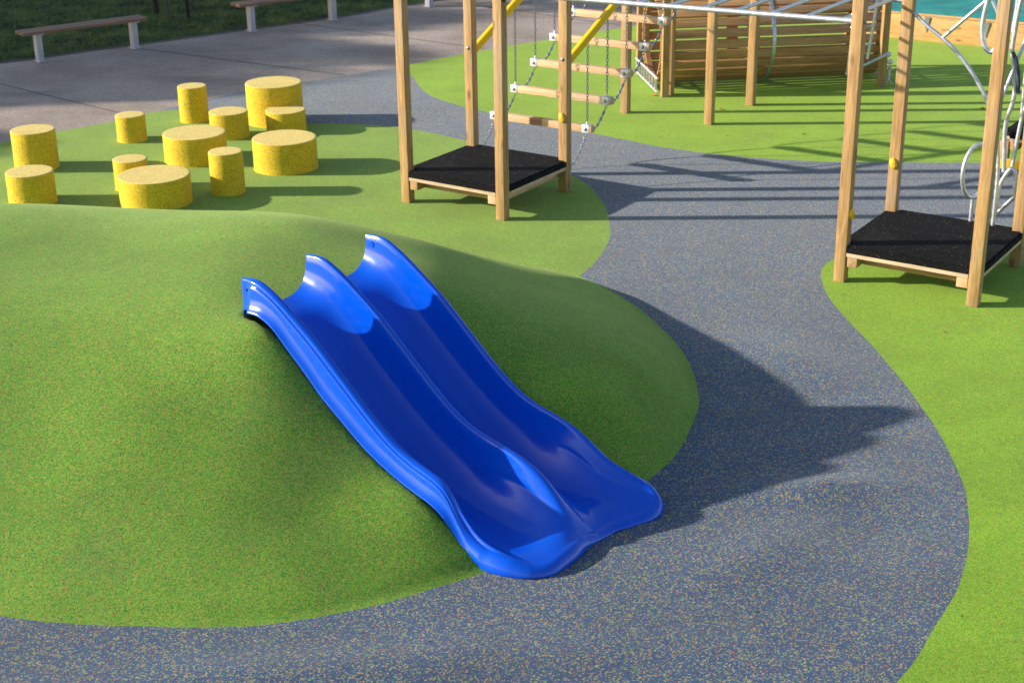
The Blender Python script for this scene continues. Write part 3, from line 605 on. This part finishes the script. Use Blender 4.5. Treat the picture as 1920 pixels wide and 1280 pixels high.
def platform(label, corner, top=3.3, deck=.0, hl=(), posts=(0, 1, 2, 3), cat='play platform'):
    """corner: nearest (front) foot corner of the front post; deck: height added to the floor"""
    P3 = Vector((*corner, 0)) - .05 * E1 + .05 * E2
    c = {'3': P3, '1': P3 - SP * E1, '4': P3 + SP * E2, '2': P3 - SP * E1 + SP * E2}
    t_ = thing('platform_frame', label, cat, tuple(P3), 0, 'timber platform frames of the climbing course')
    for i, k in enumerate('1234'):
        if i not in posts: continue
        beam('post', c[k], c[k] + UP * top, .1, .1, M['pine'], t_, up=E2, bev=.006)
    D = UP * deck; s_ = .05
    O = P3 + .05 * E1 - .05 * E2                                     # front corner
    def floor_poly(z0, z1, inset, bev, mat, name):
        L = SP + .1; nt_ = .102; a, b_ = -L + inset, -inset
        a2, b2_ = inset, L - inset
        # coordinates: u along E1 (from -L to 0), v along E2 (0..L), notched round the posts
        P = [(a + nt_, a2), (b_ - nt_, a2), (b_ - nt_, a2 + nt_), (b_, a2 + nt_), (b_, b2_ - nt_), (b_ - nt_, b2_ - nt_), (b_ - nt_, b2_), (a + nt_, b2_), (a + nt_, b2_ - nt_), (a, b2_ - nt_), (a, a2 + nt_), (a + nt_, a2 + nt_)]
        bm = bmesh.new(); f = bm.faces.new([bm.verts.new(E1 * u + E2 * v + UP * z0) for u, v in P])
        r_ = bmesh.ops.extrude_face_region(bm, geom=[f]); 
        for v in r_['geom']:
            if isinstance(v, bmesh.types.BMVert): v.co += UP * (z1 - z0)
        if bev:
            bmesh.ops.recalc_face_normals(bm, faces=bm.faces)
            ed = [e for e in bm.edges if all(abs(v.co.z - z1) < 1e-5 for v in e.verts)]
            bmesh.ops.bevel(bm, geom=ed, offset=bev, segments=4, affect='EDGES')
        for v in bm.verts: v.co = Vector((v.co.dot(E1), v.co.dot(E2), v.co.z))
        mw = Matrix.Translation(O + D) @ Matrix((E1, E2, UP)).transposed().to_4x4()
        return auto(put(name, bm_mesh(bm), mat, t_, mw), 50)
    floor_poly(.243, .277, .004, 0, M['ply'], 'deck_board')
    floor_poly(.279, .345, .0, .018, M['black'], 'rubber_mat')
    for u in (-.155, -SP + .055):
        beam('joist', O + D + E1 * u + E2 * .012 + UP * .194, O + D + E1 * u + E2 * (SP + .088) + UP * .194, .095, .09, M['pine_pale' if u > -.5 else 'pine'], t_)
    for v in (.165, SP - .06):
        beam('crossbearer', O + D + E1 * -.21 + E2 * v + UP * .19, O + D + E1 * (-SP + .11) + E2 * v + UP * .19, .045, .08, M['pine'], t_)
    for k in '134':
        if deck == 0: bolt(t_, c[k] + E1 * .05 + UP * .185, E1)
    for k, z, dirn in hl:
        d = {'f': -E2, 'r': E1}[dirn]; hold(t_, c[k] + d * .05 + UP * z, d, .3)
    return t_, c
A_, ca = platform('timber platform frame with black mat beside the yellow drums, left of the chain-hung beams', (-.063, 14.574), hl=(('4', .80, 'f'),))
B_, cb = platform('timber platform frame with black mat nearest the camera at the right edge', (3.924, 11.972), hl=(('2', .80, 'f'), ('1', .62, 'r')))
T_, ct = platform('tall timber frame with raised deck where the chain-hung beams lead up', (2.49, 18.39), top=4.2, deck=1.95)
Cc_, cc_ = platform('low black-matted stage on short legs at the right edge, behind the looped pipes', (6.55, 15.84), top=.245, hl=())
for k, z in (('2', 1.41), ('4', 1.41)): bolt(A_, ca[k] - E2 * .05 + UP * z, -E2, .017, .014)
bolt(A_, ca['3'] + E1 * .05 + UP * 2.2, E1, .03, .02, 'dark_steel')
bolt(B_, cb['1'] + E1 * .05 + UP * 2.28, E1, .017, .014)
# --- chain-hung beam climb
hb = thing('hanging_beam_climb', 'rising climb of pale timber beams hung on chains from two yellow rails', 'climbing beams', tuple(ca['4'] + E2 * .4))
SLP = .465
def yz(b_): return 1.345 + SLP * (b_ - .05) + .02
for k in ('2', '4'):
    p0 = ca[k] + E2 * .052 + UP * yz(.05); p1 = ca[k] + E2 * 3.30 + UP * yz(3.30)
    o = auto(put('sloping_rail', bm_mesh(box_bm((p1 - p0).length, .045, .085, .008)), M['yellow_paint'], hb, frame_mat(p0, p1)))
def link_chain(bm, pts, pitch=.038, r=.0039):
    """real links: small elongated rings turned 90 degrees from each other"""
    pts = [Vector(p) for p in pts]; L = [0]
    for a, b_ in zip(pts, pts[1:]): L.append(L[-1] + (b_ - a).length)
    nl = max(1, int(L[-1] / pitch)); 
    def at(d):
        for i in range(len(pts) - 1):
            if d <= L[i + 1] + 1e-9: return pts[i].lerp(pts[i + 1], (d - L[i]) / max(L[i + 1] - L[i], 1e-9))
        return pts[-1]
    for i in range(nl):
        a, b_ = at(L[-1] * i / nl), at(L[-1] * (i + 1) / nl); c = (a + b_) / 2; d = (b_ - a).normalized()
        sd = d.cross(Vector((.3, 1, .1))).normalized(); sd = sd if i % 2 else d.cross(sd)
        hl_ = pitch * .68; hw = .0125; P = []
        for k in range(8):
            an_ = k * math.pi / 4; P.append(c + d * (hl_ * math.cos(an_)) + sd * (hw * math.sin(an_)))
        tube_into(bm, P, r, 5, False, True)
NBM = 7
for i in range(NBM):
    b_ = .43 + .415 * i; z = .585 + .222 * i
    pl = ca['2'] + E2 * b_ + UP * z; pr = ca['4'] + E2 * b_ + UP * z
    sb = beam('step_beam', pl - E1 * .03, pr + E1 * .085, .078, .078, M['pine_pale'], hb, bev=.007)
    if i == 0: beam('dark_block', pl + E1 * .50 , pl + E1 * .66, .0795, .0795, M['dark_patch'], sb, bev=.007)  # short darker brown section partway along the lowest beam
    for e, P in ((0, pl), (1, pr)):
        bx = auto(put('end_bracket', bm_mesh(box_bm(.09, .086, .086, .004)), M['galv_plate'], sb, frame_mat(P - E1 * .03, P + E1 * .06)))
        bolt(bx, P + E1 * .015 - E2 * .043, -E2, .014, .014); bolt(bx, P + E1 * .015 + UP * .043, UP, .010, .035, 'galv', 'eye_bolt')
        bm = bmesh.new(); top = P + E1 * .015; zt = yz(b_) - .045; link_chain(bm, [top + UP * .075, Vector((top.x, top.y, zt))])
        put('hanging_chain', bm_mesh(bm), M['chain'], hb)
        # sagging link to the next beam and on down to the platform for the first one
        if i < NBM - 1:
            q0 = top - UP * .05; q1 = top + E2 * .415 + UP * (.222 - .05)
            P_ = [q0.lerp(q1, u / 10) - UP * (.075 * math.sin(math.pi * u / 10)) for u in range(11)]
            bm = bmesh.new(); tube_into(bm, P_[1:-1], .0085, 8); link_chain(bm, P_)
            auto(put('sag_chain', bm_mesh(bm), M['chain'], hb), 60)
        else: pass
        if i == 0:
            q0 = top - UP * .05; q1 = (ca['4'] if e else ca['2']) + E2 * .056 + UP * .22 + E1 * .015
            P_ = [q0.lerp(q1, u / 8) - UP * (.04 * math.sin(math.pi * u / 8)) for u in range(9)]; bm = bmesh.new(); link_chain(bm, P_); put('anchor_chain', bm_mesh(bm), M['chain'], hb)
# --- monkey bars between the first two frames
mb = thing('monkey_bars', 'galvanised overhead ladder of round bars spanning the two nearest frames', 'monkey bars', tuple(ca['3'] + E1 * 1.5))
r1a = ca['3'] + E1 * .05 + UP * 2.245; r1b = cb['1'] - E1 * .05 + UP * 2.28
off = cb['2'] - cb['1']
tube('side_rail', [r1a, r1b], .024, M['galv'], mb); tube('side_rail', [r1a + off, r1b + off], .024, M['galv'], mb)
for k in range(1, 11):
    p = r1a.lerp(r1b, (.10 + .336 * k) / 3.57) + E1 * 0
    tube('rung', [p + E2 * .02, p + off - E2 * .02], .0165, M['galv'], mb, 10)
for pos, d in ((r1a, E1), (r1b, -E1), (r1a + off, E1), (r1b + off, -E1)):
    for dz in (-.055, .055): bolt(mb, pos + UP * dz + d * .001, d, .012, .02, 'galv', 'flange_bolt')
# --- barrel tunnel
AX = Vector((2.35, .30, 0)).normalized(); AN = Vector((-AX.y, AX.x, 0)); ZC = .635; RB = .575
B0 = Vector((1.95, 20.74, ZC)); BL = 3.12
bt = thing('barrel_tunnel', 'long round tunnel of brown timber slats slung between posts', 'barrel tunnel', (B0.x, B0.y, 0))
nsl = 25
for k in range(nsl):
    a = 2 * math.pi * (k + .5) / nsl; d = AN * math.cos(a) + UP * math.sin(a)
    p0 = B0 + d * RB; beam('slat', p0, p0 + AX * BL, .118, .028, M['slat'], bt, up=d, bev=.004)
def hoop(r, w_, th, xpos, mat, name):
    bm = bmesh.new(); n_ = 56; V = []
    for i in range(n_):
        a = 2 * math.pi * i / n_; d = AN * math.cos(a) + UP * math.sin(a)
        V.append([bm.verts.new(B0 + AX * (xpos + sx * w_ / 2) + d * (r + sr * th / 2)) for sx, sr in ((-1, -1), (1, -1), (1, 1), (-1, 1))])
    for i in range(n_):
        A, B = V[i], V[(i + 1) % n_]
        for k in range(4): bm.faces.new((A[k], A[(k + 1) % 4], B[(k + 1) % 4], B[k]))
    return auto(put(name, bm_mesh(bm), mat, bt), 40)
hoop(RB + .024, .05, .008, 1.55, M['galv'], 'steel_hoop'); hoop(RB - .03, .07, .03, .06, M['slat'], 'inner_rib'); hoop(RB - .03, .16, .03, 1.28, M['slat'], 'inner_rib'); hoop(RB - .03, .07, .03, BL - .1, M['slat'], 'inner_rib')
for e, xx in ((0, .0), (1, BL)):
    p = B0 + AX * (xx - .06 + .12 * e); fr = []
    zf = .12
    near = p - AN * .70; far = p + AN * .66
    # perforated steel sill under the mouth
    bm = bmesh.new(); n_ = 8
    for zz in (0.05, .23): 
        a = Vector((near.x, near.y, zz)); b_ = Vector((far.x, far.y, zz)); tube_into(bm, [a, b_], .014, 6)
    for i in range(n_):
        q = near.lerp(far, (i + .5) / n_); box_bm(.03, .03, .19, 0, bm=bm, at=(q.x, q.y, .14))
    auto(put('perforated_sill', bm_mesh(bm), M['galv_plate'], bt), 40)
fp = [(Vector((2.16, 19.90, 0)) - .05 * E1 + .05 * E2, 3.0, 'golden timber post at the near left corner of the barrel tunnel, second from the tunnel mouth'), ]
posts_t = [((2.075, 19.99), 'front left timber post at the mouth of the barrel tunnel'), ((1.86, 21.40), 'pale back left timber post behind the mouth of the barrel tunnel'), ((5.06, 20.44), 'timber post with a large steel bolt at the right end of the barrel tunnel'), ((4.86, 21.75), 'timber post behind the right end of the barrel tunnel')]
for (x, y), lab in posts_t:
    o = beam('timber_post', (x, y, 0), (x, y, 3.0), .095, .095, M['pine'], None, up=AN, bev=.006); tag(o, lab, 'post', 'posts that carry the barrel tunnel')
# pipe frame at the tunnel's right end
pf = thing('pipe_ladder', 'small galvanised pipe ladder closing the right end of the barrel tunnel', 'pipe ladder', (4.75, 20.5, 0))
def px(u, v): return Vector((4.62, 20.05, 0)) + AX * u + UP * v
tube('upright', [px(.14, .45), px(.26, 1.6)], .02, M['galv'], pf); tube('upright', [px(-.12, .25), px(-.06, 1.6)], .02, M['galv'], pf)
for v in (.66, .90, 1.15): tube('rung', [px(-.10, v - .07), px(.21, v)], .014, M['galv'], pf, 8)
tube('stay', [px(-.15, .26), px(.40, .50)], .018, M['galv'], pf); bolt(pf, px(.43, .50) , -AN, .03, .03, 'galv', 'clamp_nut')
bolt(pf, px(.46, .40) , -AN, .03, .03, 'galv', 'clamp_nut')
# --- looped pipe climber between the near right frame and the far one
lc = thing('loop_climber', 'galvanised bent pipes with round loops standing behind the nearest right platform', 'pipe climber', tuple(cb['2'] + E1 * .7))
def q_(a, z, b_=0): return cb['2'] + E1 * a + E2 * b_ + UP * z
tube('arch_pipe', catmull([q_(.05, 2.18), q_(.19, 2.07), q_(.33, 1.98), q_(.5, 1.84), q_(.67, 1.64), q_(.80, 1.44), q_(.88, 1.25), q_(.93, 1.0), q_(.95, .7), q_(.95, 0)]), .0175, M['galv'], lc)
tube('brace', [q_(.33, 1.98), q_(.80, 2.45)], .0165, M['galv'], lc)
tube('loop', catmull([q_(.74, 2.6), q_(.70, 2.36), q_(.675, 2.16), q_(.685, 2.02), q_(.725, 1.925), q_(.78, 1.90), q_(.82, 1.98), q_(.85, 2.12), q_(.87, 2.3), q_(.86, 2.6)]), .0215, M['galv'], lc)
tube('brace', [q_(.735, 2.34), q_(.84, 2.16)], .015, M['galv'], lc)
# closed loop seen nearly edge-on, with its stub leg and rising stem
cl = q_(.74, .815, .02); wv = (E2 * .90 + E1 * .42).normalized()
tube('loop', [cl + wv * (.165 * math.cos(a)) + UP * (.245 * math.sin(a)) for a in [2 * math.pi * k / 36 for k in range(36)]], .0185, M['galv'], lc, closed=True)
tube('stub_leg', [cl - UP * .25, cl - UP * .80], .017, M['galv'], lc)
tube('stem', [cl + UP * .235 + wv * .07, cl + UP * .55 + wv * .20, cl + UP * 1.2 + wv * .5], .0165, M['galv'], lc)
# pipes to the right of the near post
def w3(xp, yp, b_):            # point in the plane parallel to E1, b_ metres behind the rear posts
    n = E2; o = cb['2'] + E2 * b_; d = Fv + Rv * ((xp - 960) / F) - Uv * ((yp - 640) / F); cpos = Vector((0, 0, 4.5816))
    return cpos + d * ((o - cpos).dot(n) / d.dot(n))
def trk(L, b_): return catmull([w3(x, y, b_) for x, y in L], 5)
tube('curved_pipe', trk([(1925, -30), (1912, 10), (1903, 60), (1898, 95), (1901, 130), (1903, 165), (1898, 195), (1888, 222), (1884, 250), (1883, 290), (1882, 322)], .35), .020, M['galv'], lc)
tube('straight_pipe', trk([(1932, 180), (1918, 215), (1908, 260), (1898, 312)], .25), .0185, M['galv'], lc)
tube('curved_pipe', trk([(1868, 402), (1870, 370), (1876, 345), (1887, 326), (1896, 317), (1903, 322), (1904, 340), (1901, 370)], .15), .019, M['galv'], lc)
tube('foot_pipe', [w3(1902, 370, .15), w3(1866, 402, .15)], .019, M['galv'], lc)
tube('black_grip', trk([(1899, 98), (1906, 115), (1910, 145), (1909, 175)], .33), .016, M['dark_steel'], lc)
tube('straight_pipe', [w3(1925, 120, .5), w3(1916, 215, .5)], .018, M['galv'], lc)
tube('straight_pipe', [w3(1899, 60, .36), w3(1907, 10, .36), w3(1912, -30, .36)], .016, M['galv'], lc)
# low yellow bar in front of the far right platform
yb = w3(1868, 305, 2.2); yb2 = w3(1940, 312, 2.2)
o = auto(put('yellow_bar', bm_mesh(box_bm((yb2 - yb).length, .09, .09, .01)), M['yellow_paint'], None, frame_mat(yb, yb2))); tag(o, 'low bright yellow balance bar in front of the furthest right platform', 'balance bar')
# --- timber-walled pit with teal cover
W0 = Vector((6.02, 23.865, 0)); WD = Vector((.8405, -.5418, 0)).normalized(); WN = Vector((-WD.y, WD.x, 0))
pit = thing('raised_pit', 'raised timber-walled pit under a teal cover behind the right hand frames', 'covered pit', tuple(W0))
beam('wall_board', W0 - WD * .75 + UP * .205, W0 + WD * 6 + UP * .205, .06, .41, M['sleeper'], pit)
beam('wall_board', W0 - WD * .72 + WN * .04 + UP * .205, W0 - WD * .72 + WN * 4 + UP * .205, .06, .408, M['sleeper'], pit)
bm = bmesh.new(); rng2 = random.Random(5); gr = []
for i in range(49):
    row = []
    for j in range(25):
        u = -.78 + 7 * i / 48; v = -.045 + 4 * j / 24
        z = .43 + .02 * noise.noise(Vector((u * 1.3, v * 1.6, 2))) + .01 * noise.noise(Vector((u * 5, v * 5, 7)))
        if j == 0: z = .385 + .012 * noise.noise(Vector((u * 4, 0, 0)))
        row.append(bm.verts.new(W0 + WD * u + WN * (v if j else -.04) + UP * z))
    gr.append(row)
for i in range(48):
    for j in range(24): bm.faces.new((gr[i][j], gr[i + 1][j], gr[i + 1][j + 1], gr[i][j + 1]))
auto(put('teal_cover', bm_mesh(bm), M['teal'], pit), 60)
for u in (.55, 1.47, 2.4):
    bm = bmesh.new(); c0 = W0 + WD * u - WN * .033
    P = [c0 - WD * .045 + UP * .37, c0 + WD * .045 + UP * .37, c0 + UP * .13]; Q = [p - WN * .006 for p in P]; Q[0] -= WN * .012; Q[1] -= WN * .012
    vs = [bm.verts.new(p) for p in P + Q]
    bm.faces.new(vs[:3]); bm.faces.new(vs[3:]); [bm.faces.new((vs[i], vs[(i + 1) % 3], vs[3 + (i + 1) % 3], vs[3 + i])) for i in range(3)]
    put('gusset', bm_mesh(bm), M['bracket'], pit)
# ------------------------------------------------------------------ benches
def bench(origin, ang, label, L=2.0):
    d = Vector((math.cos(ang), math.sin(ang), 0)); nn = Vector((-d.y, d.x, 0)); O = Vector((*origin, 0))
    t_ = thing('park_bench', label, 'bench', tuple(O), 0, 'backless benches along the lawn edge')
    for k in (0, 1):
        beam('seat_plank', O + d * (-.27) + nn * (.005 + .175 * k) + UP * .455, O + d * (L - .27) + nn * (.005 + .175 * k) + UP * .455, .15, .045, M['bench'], t_)
    for u in (0, L - .46):
        P = O + d * u + nn * .09
        bm = box_bm(.085, .14, .42, .004, at=(0, 0, .215)); box_bm(.13, .20, .010, .002, bm=bm, at=(0, 0, .009))
        box_bm(.10, .32, .012, .002, bm=bm, at=(0, 0, .425))
        auto(put('leg', bm_mesh(bm), M['leg_paint'], t_, Matrix.Translation(P) @ Matrix.Rotation(ang, 4, 'Z')))
    return t_
ba = math.atan2(.94, 1.21)
bench((-7.0, 22.80), ba, 'brown plank bench with silver legs furthest left, in the shade')
bench((-4.16, 25.07), math.atan2(.89, 1.2), 'brown plank bench with silver legs at the top, middle one of the row')
bench((-1.34 - 1.20, 27.25 - .90), math.atan2(.89, 1.2), 'bench whose one silver leg shows behind the left timber frame') if False else bench((-1.34, 27.23), math.atan2(.89, 1.2), 'bench of which one silver leg shows between the timber posts at the top edge')
# ------------------------------------------------------------------ young tree with stakes, shade trees beyond the left edge
def tree(loc, h, crown_r, crown_c, n, label, lean=(0, 0), tr=.05, leaf=.09, seed=1):
    rg = random.Random(seed); t_ = thing('tree', label, 'tree', loc)
    L = Vector(loc); bm = bmesh.new(); top = L + Vector((lean[0], lean[1], h))
    P = [L.lerp(top, k / 8) + Vector((.03 * math.sin(k * 1.3), .03 * math.cos(k), 0)) * tr * 10 * (k > 0) for k in range(9)]
    tube_into(bm, P, [tr * (1.15 - .09 * k) for k in range(9)], 9)
    tips = []
    for k in range(14):
        b0 = P[rg.randint(4, 8)]; a = rg.uniform(0, 6.28); e = L + Vector(crown_c) + Vector((math.cos(a) * crown_r[0] * rg.uniform(.4, .9), math.sin(a) * crown_r[1] * rg.uniform(.4, .9), crown_r[2] * rg.uniform(-.6, .8)))
        mid = b0.lerp(e, .5) + Vector((0, 0, .12 * crown_r[2])); tube_into(bm, [b0, mid, e], [tr * .5, tr * .3, tr * .1], 6); tips += [mid, e]
    auto(put('trunk', bm_mesh(bm), M['bark'], t_), 60)
    V = []; Fc = []
    cl_ = [(Vector((rg.gauss(0, .5), rg.gauss(0, .5), rg.gauss(0, .5))), rg.uniform(.18, .4)) for _ in range(38)]
    for i in range(n):
        c0, s_ = rg.choice(cl_); p = c0 + Vector((rg.gauss(0, s_), rg.gauss(0, s_), rg.gauss(0, s_))) * .7
        if p.length > 1.05: p = p.normalized() * rg.uniform(.7, 1.05)
        p = L + Vector(crown_c) + Vector((p.x * crown_r[0], p.y * crown_r[1], p.z * crown_r[2]))
        a = Vector((rg.gauss(0, 1), rg.gauss(0, 1), rg.gauss(0, 1))).normalized(); b_ = a.cross(Vector((rg.gauss(0, 1), rg.gauss(0, 1), rg.gauss(0, 1)))).normalized()
        k = len(V); l = leaf * rg.uniform(.7, 1.3); V += [p - a * l, p + b_ * l * .5, p + a * l, p - b_ * l * .5]; Fc.append((k, k + 1, k + 2, k + 3))
    me = bpy.data.meshes.new('crown'); me.from_pydata([tuple(v) for v in V], [], Fc); put('crown', me, M['leaf'], t_)
tree((-6.15, 26.9, 0), 3.6, (1.0, 1.0, 1.1), (-.3, .2, 3.4), 2600, 'young tree with a thin dark trunk planted in the lawn behind the left bench', (-.35, .15), .045, .07, 3)
for (x, y), hh, mt, lab in (((-5.80, 26.25), 1.3, 'stake', 'grey brown wooden stake beside the young tree'), ((-5.52, 26.5), 1.3, 'bark', 'dark stake furthest right beside the young tree')):
    tag(beam('tree_stake', (x, y, 0), (x, y, hh), .05, .05, M[mt], None, up=(0, 1, 0)), lab, 'stake', 'stakes round the young tree')
big = [((-22.3, 27.3), (3.4, 3.2, 2.6), 4.9, 9), ((-22.6, 22.9), (3.2, 2.7, 2.3), 5.0, 11), ((-24, 30.5), (4.2, 3.6, 3.0), 6.5, 12), ((-22.5, 18.2), (2.6, 1.5, 1.6), 4.0, 15)]
for i, ((x, y), r_, zc, sd) in enumerate(big):
    tree((x, y, 0), zc, r_, (0, 0, zc), 15000, ['broad park tree left of the far lawn', 'park tree left of the concrete path', 'tallest park tree far left beyond the lawn', 'small park tree left of the play area'][i], (0, 0), .16, .13, sd)
# ------------------------------------------------------------------ fallen leaves
lv = [((1.94, 20.04), .05, 'orange fallen leaf on green rubber at the foot of the barrel tunnel'), ((2.72, 19.2), .045, 'brown fallen leaf lying between two back timber posts'), ((3.54, 17.89), .03, 'pale fallen leaf on open light green rubber behind the path'),
      ((3.50, 11.43), .022, 'small orange leaf on green rubber in front of the right platform'), ((1.96, 9.31), .016, 'tiny reddish leaf in the mound shadow on the path'), ((1.49, 9.03), .014, 'tiny dark leaf scrap on the path near the slide'),
      ((6.03, 19.05), .05, 'brown leaf on green rubber among striped shadows at the right'), ((2.02, 8.75), .018, 'small orange leaf on the sunlit blue path')]
for (x, y), r_, lab in lv:
    z = float(ground_z(np.array([x]), np.array([y]))[0]); bm = bmesh.new(); a0 = random.uniform(0, 6.28); n_ = 10
    c0 = bm.verts.new((0, 0, .004)); R = []
    for k in range(n_):
        a = 2 * math.pi * k / n_; rr = r_ * (1 if k % 2 else .62) * (1.25 if k in (0, 5) else .9); R.append(bm.verts.new((rr * math.cos(a), rr * .7 * math.sin(a), .003 + abs(math.sin(a * 1.5)) * r_ * .35)))
    for k in range(n_): bm.faces.new((c0, R[k], R[(k + 1) % n_]))
    tag(put('fallen_leaf', bm_mesh(bm), M['fallen'], None, Matrix.Translation((x, y, z)) @ Matrix.Rotation(a0, 4, 'Z')), lab, 'leaf', 'fallen leaves')

# tiny scraps of bark, twig and leaf blown over the rubber and the slab
rg = np.random.default_rng(11); V = []; Fc = []
xs = rg.uniform(-6, 6, 260); ys = rg.uniform(6.8, 26, 260); zz = ground_z(xs, ys)
for x, y, z in zip(xs, ys, zz):
    ds = (x - SO.x) * SU.x + (y - SO.y) * SU.y; dt = (x - SO.x) * SV.x + (y - SO.y) * SV.y
    if abs(dt) < .75 and -.1 < ds < 2.7: continue
    a = rg.uniform(0, 6.28); l = rg.uniform(.004, .012); wd = l * rg.uniform(.15, .6); c, s_ = math.cos(a), math.sin(a); k = len(V)
    V += [(x - c * l - s_ * wd, y - s_ * l + c * wd, z + .004), (x - c * l + s_ * wd, y - s_ * l - c * wd, z + .004), (x + c * l + s_ * wd, y + s_ * l - c * wd, z + .007), (x + c * l - s_ * wd, y + s_ * l + c * wd, z + .010)]; Fc.append((k, k + 1, k + 2, k + 3))
me = bpy.data.meshes.new('debris'); me.from_pydata(V, [], Fc); tag(put('ground_debris', me, plain('bark_scrap', (.12, .07, .035), .8, .2, .6, 4)), 'tiny scraps of bark and leaf scattered over the rubber', 'debris', None, 'stuff')
